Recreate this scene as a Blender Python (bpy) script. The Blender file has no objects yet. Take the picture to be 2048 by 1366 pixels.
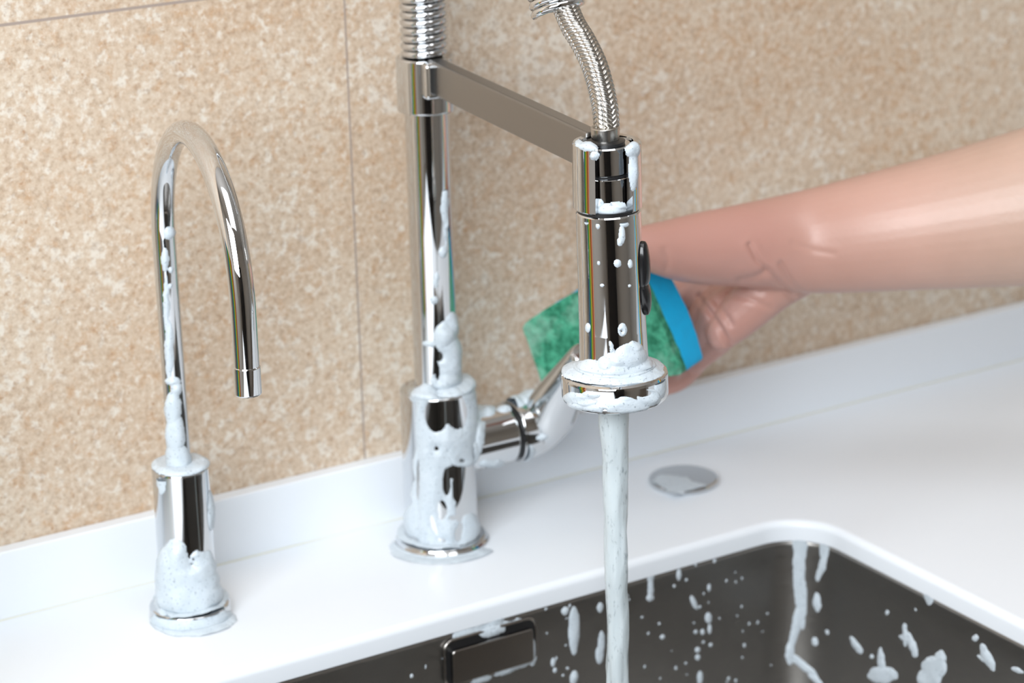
import bpy, bmesh, math, random
import numpy as np
from mathutils import Vector, Matrix, noise
random.seed(7)
SC = bpy.context.scene
COL = SC.collection
PI = math.pi

# ------------------------------------------------------------------ camera
FPX, CX, CY = 4946.0, 1024.0, 683.0
def _n(v):
    v = np.array(v, float); return v/np.linalg.norm(v)
_X = _n((8479, -1870, FPX)); _D = _n((358, 14700, FPX)); _D = _n(_D-_X*_D.dot(_X))
_Z = -_D; _Y = np.cross(_Z, _X)
ROT = np.array([_X, _Y, _Z])
CAM = -(ROT @ (np.array([884-CX, 1080-CY, FPX])/FPX))*1.455
def ray(u, v): return ROT @ _n((u-CX, v-CY, FPX))
def on_z(u, v, z=0.0):
    r = ray(u, v); return Vector(CAM+r*(z-CAM[2])/r[2])
def on_y(u, v, y):
    r = ray(u, v); return Vector(CAM+r*(y-CAM[1])/r[1])
def on_x(u, v, x):
    r = ray(u, v); return Vector(CAM+r*(x-CAM[0])/r[0])
def proj(P):
    q = (np.asarray(P, float)-CAM) @ ROT
    return CX+FPX*q[..., 0]/q[..., 2], CY+FPX*q[..., 1]/q[..., 2]

camd = bpy.data.cameras.new('camera'); cam = bpy.data.objects.new('camera', camd); COL.objects.link(cam)
camd.sensor_width = 36.0; camd.lens = FPX*36.0/2048.0
M = Matrix.Identity(4)
for r in range(3):
    M[r][0] = ROT[r][0]; M[r][1] = -ROT[r][1]; M[r][2] = -ROT[r][2]; M[r][3] = CAM[r]
cam.matrix_world = M
camd.clip_start = 0.02
camd.dof.use_dof = True; camd.dof.focus_distance = 1.165; camd.dof.aperture_fstop = 10.0
SC.camera = cam

# ------------------------------------------------------------------ light and exposure
SC.view_settings.view_transform = 'Standard'; SC.view_settings.look = 'None'
SC.view_settings.exposure = 0.1; SC.view_settings.gamma = 1.0
w = bpy.data.worlds.new('world'); SC.world = w; w.use_nodes = True
w.node_tree.nodes['Background'].inputs[0].default_value = (0.75, 0.85, 1.0, 1)
w.node_tree.nodes['Background'].inputs[1].default_value = 0.55
def area(name, loc, target, sx, sy, power, color):
    l = bpy.data.lights.new(name, 'AREA'); l.shape = 'RECTANGLE'; l.size = sx; l.size_y = sy
    l.energy = power; l.color = color
    o = bpy.data.objects.new(name, l); COL.objects.link(o); o.location = loc
    o.rotation_euler = (Vector(target)-Vector(loc)).to_track_quat('-Z', 'Y').to_euler()
    return o
area('window_light', (-1.20, -1.15, 0.95), (-0.05, 0.0, 0.1), 1.1, 1.0, 39, (0.91, 0.96, 1.0))
area('ceiling_light', (-0.20, -0.95, 1.75), (0.05, -0.05, 0.1), 1.2, 1.0, 10, (0.96, 0.98, 1.0))

# ------------------------------------------------------------------ helpers
def tag(o, label=None, cat=None, group=None, kind=None):
    if label: o['label'] = label
    if cat: o['category'] = cat
    if group: o['group'] = group
    if kind: o['kind'] = kind
    return o
def empty(name, loc, label, cat, group=None):
    o = bpy.data.objects.new(name, None); COL.objects.link(o); o.location = loc
    o.empty_display_size = 0.02
    return tag(o, label, cat, group)
def link(name, verts, faces, mat, parent=None, smooth=True, uvs=None, sharp=0.7):
    me = bpy.data.meshes.new(name)
    me.from_pydata([tuple(v) for v in verts], [], [tuple(f) for f in faces])
    me.update()
    bm = bmesh.new(); bm.from_mesh(me); bmesh.ops.recalc_face_normals(bm, faces=bm.faces)
    if uvs is not None:
        lay = bm.loops.layers.uv.new('UVMap'); bm.verts.ensure_lookup_table()
        for f in bm.faces:
            for l in f.loops: l[lay].uv = uvs[l.vert.index]
    if smooth:
        for f in bm.faces: f.smooth = True
        if sharp:
            for e in bm.edges:
                if len(e.link_faces) == 2 and e.calc_face_angle(0) > sharp: e.smooth = False
    bm.to_mesh(me); bm.free()
    me.materials.append(mat)
    o = bpy.data.objects.new(name, me); COL.objects.link(o)
    if parent:
        o.parent = parent
        # all meshes are written in world coordinates: undo the parents' shift
        p = parent; off = Vector((0, 0, 0))
        while p: off += Vector(p.location); p = p.parent
        o.location = -off
    return o
def lathe_data(profile, n=96, axis='z', origin=(0, 0, 0), ang=None, cap=True):
    """profile [(r, h)] spun about an axis direction"""
    a = Vector((0, 0, 1)) if isinstance(axis, str) else axis
    a = Vector(a).normalized()
    u = a.orthogonal().normalized(); v = a.cross(u)
    o = Vector(origin); V = []; F = []
    # support loops close to both ends of every long segment keep the shading of straight walls straight
    pr = [profile[0]]
    for (r0, h0), (r1, h1) in zip(profile, profile[1:]):
        d = math.hypot(r1-r0, h1-h0)
        if d > .0012:
            for f in (.0002/d, .0005/d, 1-.0005/d, 1-.0002/d): pr.append((r0+(r1-r0)*f, h0+(h1-h0)*f))
        pr.append((r1, h1))
    profile = pr
    for (r, h) in profile:
        for k in range(n):
            t = 2*PI*k/n
            V.append(o+a*h+u*(r*math.cos(t))+v*(r*math.sin(t)))
    for i in range(len(profile)-1):
        for k in range(n):
            F.append((i*n+k, i*n+(k+1) % n, (i+1)*n+(k+1) % n, (i+1)*n+k))
    if cap:
        F.append(tuple(range(n))[::-1]); F.append(tuple(range((len(profile)-1)*n, len(profile)*n)))
    return V, F
def rounded(r0, z0, r1, z1, b, k=4):
    """profile of a cylinder / cone with rounded top and bottom rim"""
    p = []
    for i in range(k+1):
        t = PI/2*i/k
        p.append((r0-b+b*math.sin(t), z0+b-b*math.cos(t)))
    for i in range(k+1):
        t = PI/2*i/k
        p.append((r1-b+b*math.cos(t), z1-b+b*math.sin(t)))
    return [(max(r0-b, .0005)*0.5, z0)]+p+[(max(r1-b, .0005)*0.5, z1)]
def lathe(name, profile, mat, parent=None, n=96, axis='z', origin=(0, 0, 0), sharp=0.7):
    V, F = lathe_data(profile, n, axis, origin)
    return link(name, V, F, mat, parent, sharp=sharp)
def catmull(pts, m=12):
    P = [Vector(p) for p in pts]; P = [P[0]*2-P[1]]+P+[P[-1]*2-P[-2]]; out = []
    for i in range(1, len(P)-2):
        for k in range(m):
            t = k/m
            out.append(0.5*((2*P[i])+(P[i+1]-P[i-1])*t+(2*P[i-1]-5*P[i]+4*P[i+1]-P[i+2])*t*t+(-P[i-1]+3*P[i]-3*P[i+1]+P[i+2])*t**3))
    out.append(P[-2]); return out
def frames(path):
    T = [(path[min(i+1, len(path)-1)]-path[max(i-1, 0)]).normalized() for i in range(len(path))]
    u = T[0].orthogonal().normalized(); U = []
    for t in T:
        u = (u-t*u.dot(t)).normalized(); U.append((t, u, t.cross(u)))
    return U
def resample(path, step):
    d = [0]
    for a, b in zip(path, path[1:]): d.append(d[-1]+(b-a).length)
    n = max(2, int(d[-1]/step)); out = []; j = 0
    for i in range(n+1):
        s = d[-1]*i/n
        while j < len(d)-2 and d[j+1] < s: j += 1
        f = (s-d[j])/max(1e-9, d[j+1]-d[j]); out.append(path[j].lerp(path[j+1], min(1, f)))
    return out, d[-1]
def tube_data(path, r, n=16, caps=True):
    fr = frames(path); V = []; F = []
    for i, (p, (t, u, v)) in enumerate(zip(path, fr)):
        rr = r[i] if hasattr(r, '__len__') else r
        for k in range(n):
            a = 2*PI*k/n; V.append(p+u*(rr*math.cos(a))+v*(rr*math.sin(a)))
    for i in range(len(path)-1):
        for k in range(n):
            F.append((i*n+k, i*n+(k+1) % n, (i+1)*n+(k+1) % n, (i+1)*n+k))
    if caps:
        F.append(tuple(range(n))[::-1]); F.append(tuple(range((len(path)-1)*n, len(path)*n)))
    return V, F
def box_data(x0, x1, y0, y1, z0, z1):
    V = [Vector((x, y, z)) for z in (z0, z1) for y in (y0, y1) for x in (x0, x1)]
    F = [(0, 2, 3, 1), (4, 5, 7, 6), (0, 1, 5, 4), (2, 6, 7, 3), (0, 4, 6, 2), (1, 3, 7, 5)]
    return V, F
def box(name, x0, x1, y0, y1, z0, z1, mat, parent=None, bevel=0):
    V, F = box_data(x0, x1, y0, y1, z0, z1)
    o = link(name, V, F, mat, parent, smooth=False)
    if bevel:
        m = o.modifiers.new('bevel', 'BEVEL'); m.width = bevel; m.segments = 3
    return o
def merge(*datas):
    V = []; F = []
    for v, f in datas:
        o = len(V); V += list(v); F += [tuple(i+o for i in q) for q in f]
    return V, F

# ------------------------------------------------------------------ materials
def new_mat(name):
    m = bpy.data.materials.new(name); m.use_nodes = True
    return m, m.node_tree.nodes, m.node_tree.links, m.node_tree.nodes['Principled BSDF']
def simple(name, col, rough=.5, metal=0, **kw):
    m, N, L, b = new_mat(name)
    b.inputs['Base Color'].default_value = (*col, 1); b.inputs['Roughness'].default_value = rough
    b.inputs['Metallic'].default_value = metal
    for k, v in kw.items(): b.inputs[k.replace('_', ' ')].default_value = v
    return m
def add_noise(N, L, scale, detail=2, rough=.5, vec=None, kind='ShaderNodeTexNoise'):
    t = N.new(kind); t.inputs['Scale'].default_value = scale
    if kind == 'ShaderNodeTexNoise':
        t.inputs['Detail'].default_value = detail; t.inputs['Roughness'].default_value = rough
    if vec is not None: L.new(vec, t.inputs['Vector'])
    return t
def ramp(N, L, src, stops):
    r = N.new('ShaderNodeValToRGB'); e = r.color_ramp.elements
    while len(e) < len(stops): e.new(0.5)
    for el, (p, c) in zip(e, stops):
        el.position = p; el.color = (c, c, c, 1) if not hasattr(c, '__len__') else (*c, 1)
    L.new(src, r.inputs[0]); return r
def mix(N, L, fac, a, b, mode='MIX'):
    m = N.new('ShaderNodeMix'); m.data_type = 'RGBA'; m.blend_type = mode
    for i, v in ((0, fac), (6, a), (7, b)):
        if hasattr(v, 'is_linked') or isinstance(v, bpy.types.NodeSocket): L.new(v, m.inputs[i])
        elif hasattr(v, '__len__'): m.inputs[i].default_value = (*v, 1)
        else: m.inputs[i].default_value = v
    return m.outputs[2]
def math_n(N, L, op, a, b=None):
    m = N.new('ShaderNodeMath'); m.operation = op
    for i, v in ((0, a), (1, b)):
        if v is None: continue
        if isinstance(v, bpy.types.NodeSocket): L.new(v, m.inputs[i])
        else: m.inputs[i].default_value = v
    return m.outputs[0]
def bump(N, L, b, h, strength, dist=.001):
    n = N.new('ShaderNodeBump'); n.inputs['Strength'].default_value = strength; n.inputs['Distance'].default_value = dist
    L.new(h, n.inputs['Height']); L.new(n.outputs[0], b.inputs['Normal']); return n

# tiles: speckled travertine-like porcelain with thin pinkish-grey joints
MT, N, L, b = new_mat('beige_stone_tile')
tc = N.new('ShaderNodeTexCoord'); ob = tc.outputs['Object']
def shifted(x, y, z):
    mp = N.new('ShaderNodeMapping'); mp.inputs['Location'].default_value = (x, y, z); L.new(ob, mp.inputs[0]); return mp.outputs[0]
big = add_noise(N, L, 8, 3, .55, ob); grain = add_noise(N, L, 290, 4, .75, ob); fine = grain
base = mix(N, L, ramp(N, L, big.outputs[0], [(.38, 0), (.62, 1)]).outputs[0], (.590, .455, .335), (.640, .530, .415))
zone = add_noise(N, L, 10, 2, .5, shifted(3.1, 1.7, 5.3))
zc = math_n(N, L, 'MULTIPLY', math_n(N, L, 'SUBTRACT', zone.outputs[0], .5), .35)
tan = add_noise(N, L, 115, 4, .7, shifted(1.3, 4.4, 2.2))
base = mix(N, L, ramp(N, L, math_n(N, L, 'SUBTRACT', tan.outputs[0], zc), [(.50, .0), (.68, .75)]).outputs[0], base, (.52, .32, .18))
wht = add_noise(N, L, 130, 4, .68, shifted(5.9, .4, 9.3))
base = mix(N, L, ramp(N, L, math_n(N, L, 'ADD', wht.outputs[0], zc), [(.56, .0), (.64, .7)]).outputs[0], base, (.76, .71, .63))
base = mix(N, L, ramp(N, L, grain.outputs[0], [(.50, 0), (.66, .55)]).outputs[0], base, (.33, .21, .13))
base = mix(N, L, ramp(N, L, grain.outputs[0], [(.34, .7), (.46, 0)]).outputs[0], base, (.74, .67, .58))
pore = add_noise(N, L, 230, 1, .5, shifted(7.7, 2.2, 1.3))
base = mix(N, L, ramp(N, L, pore.outputs[0], [(.70, 0), (.75, .6)]).outputs[0], base, (.38, .21, .11))
sep = N.new('ShaderNodeSeparateXYZ'); L.new(ob, sep.inputs[0])
def joint(sock, at, half):
    d = math_n(N, L, 'ABSOLUTE', math_n(N, L, 'SUBTRACT', sock, at))
    return math_n(N, L, 'LESS_THAN', d, half)
lower = math_n(N, L, 'LESS_THAN', sep.outputs[2], .326)
jv = math_n(N, L, 'MULTIPLY', joint(sep.outputs[0], -.021, .0006), lower)
jh = joint(sep.outputs[2], .326, .0008)
jt = math_n(N, L, 'MAXIMUM', jv, jh)
col = mix(N, L, jt, base, (.36, .29, .25))
L.new(col, b.inputs['Base Color']); b.inputs['Roughness'].default_value = .55
hh = math_n(N, L, 'SUBTRACT', fine.outputs[0], math_n(N, L, 'MULTIPLY', jt, 2.0))
bump(N, L, b, hh, .35, .0006)

# white counter
MC, N, L, b = new_mat('white_solid_surface')
b.inputs['Base Color'].default_value = (.79, .83, .88, 1); b.inputs['Roughness'].default_value = .32
b.inputs['Specular IOR Level'].default_value = .35
tc = N.new('ShaderNodeTexCoord'); nz = add_noise(N, L, 25, 3, .5, tc.outputs['Object'])
L.new(ramp(N, L, nz.outputs[0], [(.4, .31), (.6, .35)]).outputs[0], b.inputs['Roughness'])
MSEAM = simple('silicone_seam', (.74, .74, .66), .5)

CHROME, N, L, b = new_mat('polished_chrome')
b.inputs['Base Color'].default_value = (.67, .685, .70, 1); b.inputs['Metallic'].default_value = 1
tc = N.new('ShaderNodeTexCoord'); nz = add_noise(N, L, 90, 3, .6, tc.outputs['Object'])
L.new(ramp(N, L, nz.outputs[0], [(.45, .02), (.7, .07)]).outputs[0], b.inputs['Roughness'])
SATIN = simple('satin_nickel', (.50, .48, .45), .26, 1)
ARMM = simple('satin_grey_metal', (.30, .295, .29), .3, 1)
BLACK = simple('black_rubber', (.012, .012, .013), .35)
BLACKP = simple('black_glossy_plastic', (.01, .01, .011), .18)
# brushed steel of the basin
STEEL, N, L, b = new_mat('brushed_steel')
b.inputs['Metallic'].default_value = 1
tc = N.new('ShaderNodeTexCoord'); mp = N.new('ShaderNodeMapping'); mp.inputs['Scale'].default_value = (30, 30, 900)
L.new(tc.outputs['Object'], mp.inputs[0]); nz = add_noise(N, L, 3, 3, .6, mp.outputs[0])
L.new(mix(N, L, nz.outputs[0], (.29, .28, .27), (.38, .37, .355)), b.inputs['Base Color'])
L.new(ramp(N, L, nz.outputs[0], [(.3, .30), (.7, .42)]).outputs[0], b.inputs['Roughness'])
STEELP = simple('polished_steel_plate', (.42, .40, .38), .2, 1)
# soap foam
FOAM, N, L, b = new_mat('soap_foam')
tc = N.new('ShaderNodeTexCoord'); v1 = add_noise(N, L, 900, kind='ShaderNodeTexVoronoi', vec=tc.outputs['Object'])
n2 = add_noise(N, L, 260, 4, .7, tc.outputs['Object'])
n3 = add_noise(N, L, 800, 1, .5, tc.outputs['Object'])
bub = ramp(N, L, n3.outputs[0], [(.66, 0), (.71, 1)]).outputs[0]
L.new(mix(N, L, bub, mix(N, L, n2.outputs[0], (.50, .57, .63), (.64, .70, .75)), (.35, .40, .45)), b.inputs['Base Color'])
b.inputs['Roughness'].default_value = .38; b.inputs['Subsurface Weight'].default_value = .35
b.inputs['Subsurface Radius'].default_value = (.004, .004, .004); b.inputs['Subsurface Scale'].default_value = .5
hm = math_n(N, L, 'ADD', v1.outputs['Distance'], math_n(N, L, 'MULTIPLY', n2.outputs[0], 1.5))
bump(N, L, b, hm, .22, .0004)
# water with air in it
WATER, N, L, b = new_mat('aerated_water')
tc = N.new('ShaderNodeTexCoord'); mp = N.new('ShaderNodeMapping'); mp.inputs['Scale'].default_value = (1, 1, .35)
L.new(tc.outputs['Object'], mp.inputs[0]); nz = add_noise(N, L, 420, 3, .7, mp.outputs[0])
L.new(mix(N, L, ramp(N, L, nz.outputs[0], [(.28, 1), (.42, 0)]).outputs[0], (.66, .73, .76), (.38, .43, .46)), b.inputs['Base Color'])
b.inputs['Roughness'].default_value = .22; b.inputs['IOR'].default_value = 1.33
b.inputs['Transmission Weight'].default_value = .22
b.inputs['Subsurface Weight'].default_value = .5; b.inputs['Subsurface Radius'].default_value = (.01, .01, .01)
b.inputs['Subsurface Scale'].default_value = .5
bump(N, L, b, nz.outputs[0], .4, .0008)
# sponge
GREEN, N, L, b = new_mat('green_scouring_pad')
tc = N.new('ShaderNodeTexCoord'); n1 = add_noise(N, L, 170, 4, .75, tc.outputs['Object']); n2 = add_noise(N, L, 45, 3, .6, tc.outputs['Object'])
g = mix(N, L, ramp(N, L, n1.outputs[0], [(.38, 0), (.62, 1)]).outputs[0], (.002, .13, .065), (.06, .36, .22))
g = mix(N, L, ramp(N, L, n2.outputs[0], [(.45, 0), (.70, .65)]).outputs[0], g, (.30, .54, .43))
L.new(g, b.inputs['Base Color']); b.inputs['Roughness'].default_value = .7
bump(N, L, b, n1.outputs[0], .8, .0015)
BLUE, N, L, b = new_mat('blue_sponge_foam')
tc = N.new('ShaderNodeTexCoord'); n1 = add_noise(N, L, 600, 2, .6, tc.outputs['Object'])
L.new(mix(N, L, n1.outputs[0], (.0, .42, .80), (.0, .50, .90)), b.inputs['Base Color']); b.inputs['Roughness'].default_value = .7
bump(N, L, b, n1.outputs[0], .4, .0006)
# skin
SKIN, N, L, b = new_mat('skin')
tc = N.new('ShaderNodeTexCoord'); o_ = tc.outputs['Object']
n1 = add_noise(N, L, 22, 4, .6, o_); n2 = add_noise(N, L, 420, 3, .6, o_)
sp = N.new('ShaderNodeSeparateXYZ'); L.new(o_, sp.inputs[0])
hand = ramp(N, L, sp.outputs[0], [(.17, 1), (.30, 0)]).outputs[0]
sk = mix(N, L, ramp(N, L, n1.outputs[0], [(.35, 0), (.65, 1)]).outputs[0], (.47, .325, .25), (.52, .355, .28))
sk = mix(N, L, math_n(N, L, 'MULTIPLY', hand, .75), sk, (.56, .275, .235))
L.new(sk, b.inputs['Base Color']); b.inputs['Roughness'].default_value = .38
b.inputs['Subsurface Weight'].default_value = .15; b.inputs['Subsurface Radius'].default_value = (.008, .004, .003)
b.inputs['Subsurface Scale'].default_value = .5
bump(N, L, b, math_n(N, L, 'ADD', n2.outputs[0], math_n(N, L, 'MULTIPLY', n1.outputs[0], .5)), .18, .0007)

# ------------------------------------------------------------------ the room
YW, YU, ZU = .0525, .0424, .0397      # tile face, upstand face, upstand top
def struct(o): o['kind'] = 'structure'; return o
struct(box('wall_back', -1.9, 1.9, YW, YW+.1, -.9, 2.0, MT))
WALLP = simple('painted_wall', (.62, .60, .57), .7)
DARKF = simple('dark_floor', (.30, .25, .21), .45)
struct(box('floor', -1.9, 1.9, -3.2, YW, -1.0, -.9, DARKF))
struct(box('wall_left', -2.0, -1.9, -3.2, YW, -.9, 2.0, WALLP))
struct(box('wall_right', 1.9, 2.0, -3.2, YW, -.9, 2.0, WALLP))
struct(box('wall_front', -1.9, 1.9, -3.3, -3.2, -.9, 2.0, WALLP))
DARKC = simple('reflection_panel_black', (.012, .012, .014), .35)
cb = empty('reflection_panel', (-1.25, -2.3, -.9), 'tall dark cabinet added behind the camera to reflect in the chrome as a black stripe', 'panel')  # unseen dark slab added where the photographer would mirror black in the chrome
Vc, Fc = box_data(-.55, .55, -.12, .12, -.9, .9)
Rz = Matrix.Rotation(math.radians(-28), 4, 'Z')
Vc = [Rz @ v+Vector((-1.12, -2.25, 0)) for v in Vc]
link('panel_slab', Vc, Fc, DARKC, cb, smooth=False)
struct(box('ceiling', -1.9, 1.9, -3.2, YW, 2.0, 2.1, simple('ceiling_white', (.8, .8, .8), .8)))

# ------------------------------------------------------------------ countertop with the hole for the sink
SX0, SX1, SY0, SY1 = -.245, .1990, -.50, -.0900   # inner edge of the white rim at its bottom
TH = .0125; BV = .0045; RC = .032
def rrect(x0, x1, y0, y1, r, n=14):
    P = []
    for cx_, cy_, a0 in ((x1-r, y1-r, 0), (x0+r, y1-r, PI/2), (x0+r, y0+r, PI), (x1-r, y0+r, 1.5*PI)):
        for k in range(n+1):
            a = a0+PI/2*k/n; P.append((cx_+r*math.cos(a), cy_+r*math.sin(a)))
    return P
def counter():
    X0, X1, Y0, Y1 = -.625, 1.3, -.62, YU+.001
    rings = []
    n = 14
    def ring(d, z): return [Vector((x, y, z)) for x, y in rrect(SX0-d, SX1+d, SY0-d, SY1+d, RC+d, n)]
    rings.append(ring(0, -TH))
    rings.append(ring(0, -BV))
    for k in range(1, 7):
        t = PI/2*k/6; rings.append(ring(BV-BV*math.cos(t), -BV+BV*math.sin(t)))
    # outer ring with the same count of points
    inner = rings[-1]; c = Vector(((SX0+SX1)/2, (SY0+SY1)/2, 0)); m = n+1
    outer = []
    for i, p in enumerate(inner):
        q = i//m; k = i % m; f = k/n
        x1_ = X1; x0_ = X0
        if q == 0: o = (X1, SY1-RC+(Y1-(SY1-RC))*min(1, 2*f)) if f <= .5 else (X1+(SX1-RC-X1)*(2*f-1), Y1)
        elif q == 1: o = (SX0+RC+(X0-SX0-RC)*min(1, 2*f), Y1) if f <= .5 else (X0, Y1+(SY1-RC-Y1)*(2*f-1))
        elif q == 2: o = (X0, SY0+RC+(Y0-SY0-RC)*min(1, 2*f)) if f <= .5 else (X0+(SX0+RC-X0)*(2*f-1), Y0)
        else: o = (SX1-RC+(X1-SX1+RC)*min(1, 2*f), Y0) if f <= .5 else (X1, Y0+(SY0+RC-Y0)*(2*f-1))
        outer.append(Vector((o[0], o[1], 0)))
    rings.append(outer); rings.append([Vector((p.x, p.y, -TH-.02)) for p in outer])
    rings.append([Vector((p.x, p.y, -TH)) for p in rings[0]])
    V = []; F = []
    K = len(inner)
    for r in rings: V += r
    for j in range(len(rings)-1):
        for i in range(K):
            F.append((j*K+i, j*K+(i+1) % K, (j+1)*K+(i+1) % K, (j+1)*K+i))
    return V, F
top = empty('countertop', (0, 0, -TH), 'white solid-surface countertop with a low upstand along the tiled wall', 'countertop')
V, F = counter(); link('worktop', V, F, MC, top, sharp=.9)
box('upstand', -.625, 1.3, YU, YW-.0003, -.01, ZU, MC, top, bevel=.0012)
box('sealant_seam', -.625, 1.3, YU-.0009, YU+.0005, -.0002, .0007, MSEAM, top)

# unseen books added past both sides of the view to colour the chrome reflections
PAGE = simple('book_pages', (.80, .78, .72), .8)
def prop_book(x, y, t, h, d, rot, colr, label, group):
    bk = empty('prop_book', (x, y, .0003), label, 'prop_book', group)
    R_ = Matrix.Rotation(math.radians(rot), 4, 'Z'); mv = simple('book_cover_'+label.split()[0], colr, .35)
    def pc(name, a0, a1, b0, b1, z0, z1, mt):
        V, F = box_data(a0, a1, b0, b1, z0, z1); link(name, [R_ @ v+Vector((x, y, 0)) for v in V], F, mt, bk, smooth=False)
    pc('cover', -d/2, d/2, -t/2, -t/2+.002, .0004, h, mv); pc('cover', -d/2, d/2, t/2-.002, t/2, .0004, h, mv)
    pc('spine', -d/2, -d/2+.002, -t/2+.002, t/2-.002, .0004, h, mv)
    pc('pages', -d/2+.002, d/2-.005, -t/2+.002, t/2-.002, .004, h-.004, PAGE)
for k, (c_, nm) in enumerate((((.03, .20, .42), 'blue'), ((.08, .50, .08), 'green'), ((.80, .58, .02), 'yellow'), ((.50, .12, .03), 'rust'))):
    prop_book(-.53, -.030-.0365*k, .0360, .27, .18, 180, c_, nm+' book added out of view at the left to colour the chrome reflections', 'unseen books added at the left for the chrome reflections')
for k, (c_, nm) in enumerate((((.02, .42, .70), 'cyan'), ((.85, .65, .02), 'golden'), ((.30, .10, .06), 'brown'))):
    prop_book(.60+.0150*k, -.44+.0260*k, .0295, .28, .18, -30, c_, nm+' book added out of view at the right to colour the chrome reflections', 'unseen books added at the right for the chrome reflections')

# ------------------------------------------------------------------ the basin
sink = empty('kitchen_sink', (0, -.3, -.2), 'dark brushed stainless steel undermount sink set in the white countertop', 'sink')
def basin():
    zt, zb = -TH-.0004, -.205; R2 = .03
    rings = []
    def ring(d, z): return [Vector((x, y, z)) for x, y in rrect(SX0-d, SX1+d, SY0-d, SY1+d, max(.01, RC+d), 14)]
    rings.append(ring(.018, zt)); rings.append(ring(.0022, zt)); rings.append(ring(.0012, zt-.0006)); rings.append(ring(.0008, zt-.003))
    zs = np.linspace(zt-.003, zb+R2, 12)[1:]
    for z in zs: rings.append(ring(.0008, z))
    for k in range(1, 9):
        t = PI/2*k/8; rings.append(ring(.0008-R2+R2*math.cos(t), zb+R2-R2*math.sin(t)))
    V = []; F = []; K = len(rings[0])
    for r in rings: V += r
    for j in range(len(rings)-1):
        for i in range(K): F.append((j*K+i, j*K+(i+1) % K, (j+1)*K+(i+1) % K, (j+1)*K+i))
    F.append(tuple(range((len(rings)-1)*K, len(rings)*K)))
    return V, F
V, F = basin(); bo = link('basin', V, F, STEEL, sink, sharp=.9)
YB = SY1+.0008                                    # back wall face of the basin
lathe('drain_strainer', rounded(.055, -.2045, .052, -.2015, .001), STEELP, sink, origin=(-.02, -.29, 0))
# overflow: black slab standing in for the shade of the recess, frame and a cover plate
def rrect_prism(x0, x1, z0, z1, r, y0, y1, n=8):
    P = rrect(x0, x1, z0, z1, r, n); K = len(P)
    V = [Vector((x, y0, z)) for x, z in P]+[Vector((x, y1, z)) for x, z in P]
    F = [tuple(range(K)), tuple(range(K, 2*K))[::-1]]+[(i, (i+1) % K, K+(i+1) % K, K+i) for i in range(K)]
    return V, F
a = on_y(896, 1312, YB); c_ = on_y(1070, 1256, YB)
ox0, ox1 = on_y(886, 1320, YB).x, on_y(1069, 1290, YB).x
oz1 = on_y(1040, 1239, YB).z; oz0 = on_y(1060, 1322, YB).z
V, F = rrect_prism(ox0, ox1, oz0, oz1, .006, YB-.0004, YB-.0016)
link('overflow_shade_slab', V, F, BLACK, sink, smooth=False)
P1 = rrect(ox0, ox1, oz0, oz1, .006, 8)
pts = [Vector((x, YB-.0015, z)) for x, z in P1]; pts.append(pts[0])
V, F = tube_data(pts, .0009, 10, caps=False); link('overflow_rim', V, F, STEELP, sink)
V, F = rrect_prism(ox0+.0035, ox1-.0035, oz0+.0018, oz1-.0052, .0022, YB-.0019, YB-.0050)
pl = link('overflow_cover', V, F, STEELP, sink, smooth=False)
mm = pl.modifiers.new('bevel', 'BEVEL'); mm.width = .0006; mm.segments = 3

# ------------------------------------------------------------------ drain control button
dc = on_z(1367, 965)
db = lathe('drain_control_button', rounded(.0218, .0004, .0216, .0036, .0012), CHROME, origin=(dc.x, dc.y, 0))
tag(db, 'flat round chrome button set in the countertop behind the sink corner', 'button')

# ------------------------------------------------------------------ small filtered-water tap
GB = on_z(381, 1229)
gx, gy = GB.x, GB.y
tap = empty('filter_tap', (gx, gy, 0), 'small chrome gooseneck tap with a thin arched spout at the left', 'tap')
lathe('base_flange', rounded(.0226, .0002, .0222, .0076, .0012), CHROME, tap, origin=(gx, gy, 0))
lathe('body', rounded(.0156, .0074, .0154, .0878, .0010), CHROME, tap, origin=(gx, gy, 0))
AR, AAZ, AZC = .0699, -1.7246, .2166
dirv = Vector((math.cos(AAZ), math.sin(AAZ), 0))
path = [Vector((gx, gy, z)) for z in np.linspace(.086, AZC, 12)]
path += [Vector((gx, gy, AZC))+dirv*(AR-AR*math.cos(t))+Vector((0, 0, AR*math.sin(t))) for t in np.linspace(0, PI, 70)[1:]]
tipx = Vector((gx, gy, 0))+dirv*2*AR
path += [Vector((tipx.x, tipx.y, z)) for z in (.2085, .200, .1885)]
V, F = tube_data(path, .0062, 40); link('spout', V, F, CHROME, tap)
lathe('spout_tip', [(.0004, .1748), (.0055, .1748), (.0062, .1744), (.0066, .1750), (.0066, .1882), (.0062, .1888), (.0004, .1888)], CHROME, tap, origin=(tipx.x, tipx.y, 0))

# ------------------------------------------------------------------ main faucet
fau = empty('kitchen_faucet', (0, 0, 0), 'tall chrome semi-professional kitchen faucet with spring, spray head and side lever', 'faucet')
lathe('base_flange', rounded(.0275, .0002, .0262, .0042, .0014), CHROME, fau)
BR, BZ = .0214, .0955
lathe('body', rounded(.0214, .004, .0214, BZ, .0012), CHROME, fau)
CR = .0126
lathe('column', [(CR, BZ-.001), (CR, .262)], CHROME, fau)
lathe('collar', rounded(.0165, .2590, .0165, .2895, .0010), CHROME, fau)
# side valve along +x
VZ = .0575; VR = .0178
VA = Vector((1, 0, 0))
lathe('valve_housing', rounded(VR, .008, VR, .0455, .0010), CHROME, fau, axis=VA, origin=(0, 0, VZ))
lathe('valve_ring', rounded(VR-.0012, .0450, VR-.0012, .0495, .0004), BLACK, fau, axis=VA, origin=(0, 0, VZ))
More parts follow.
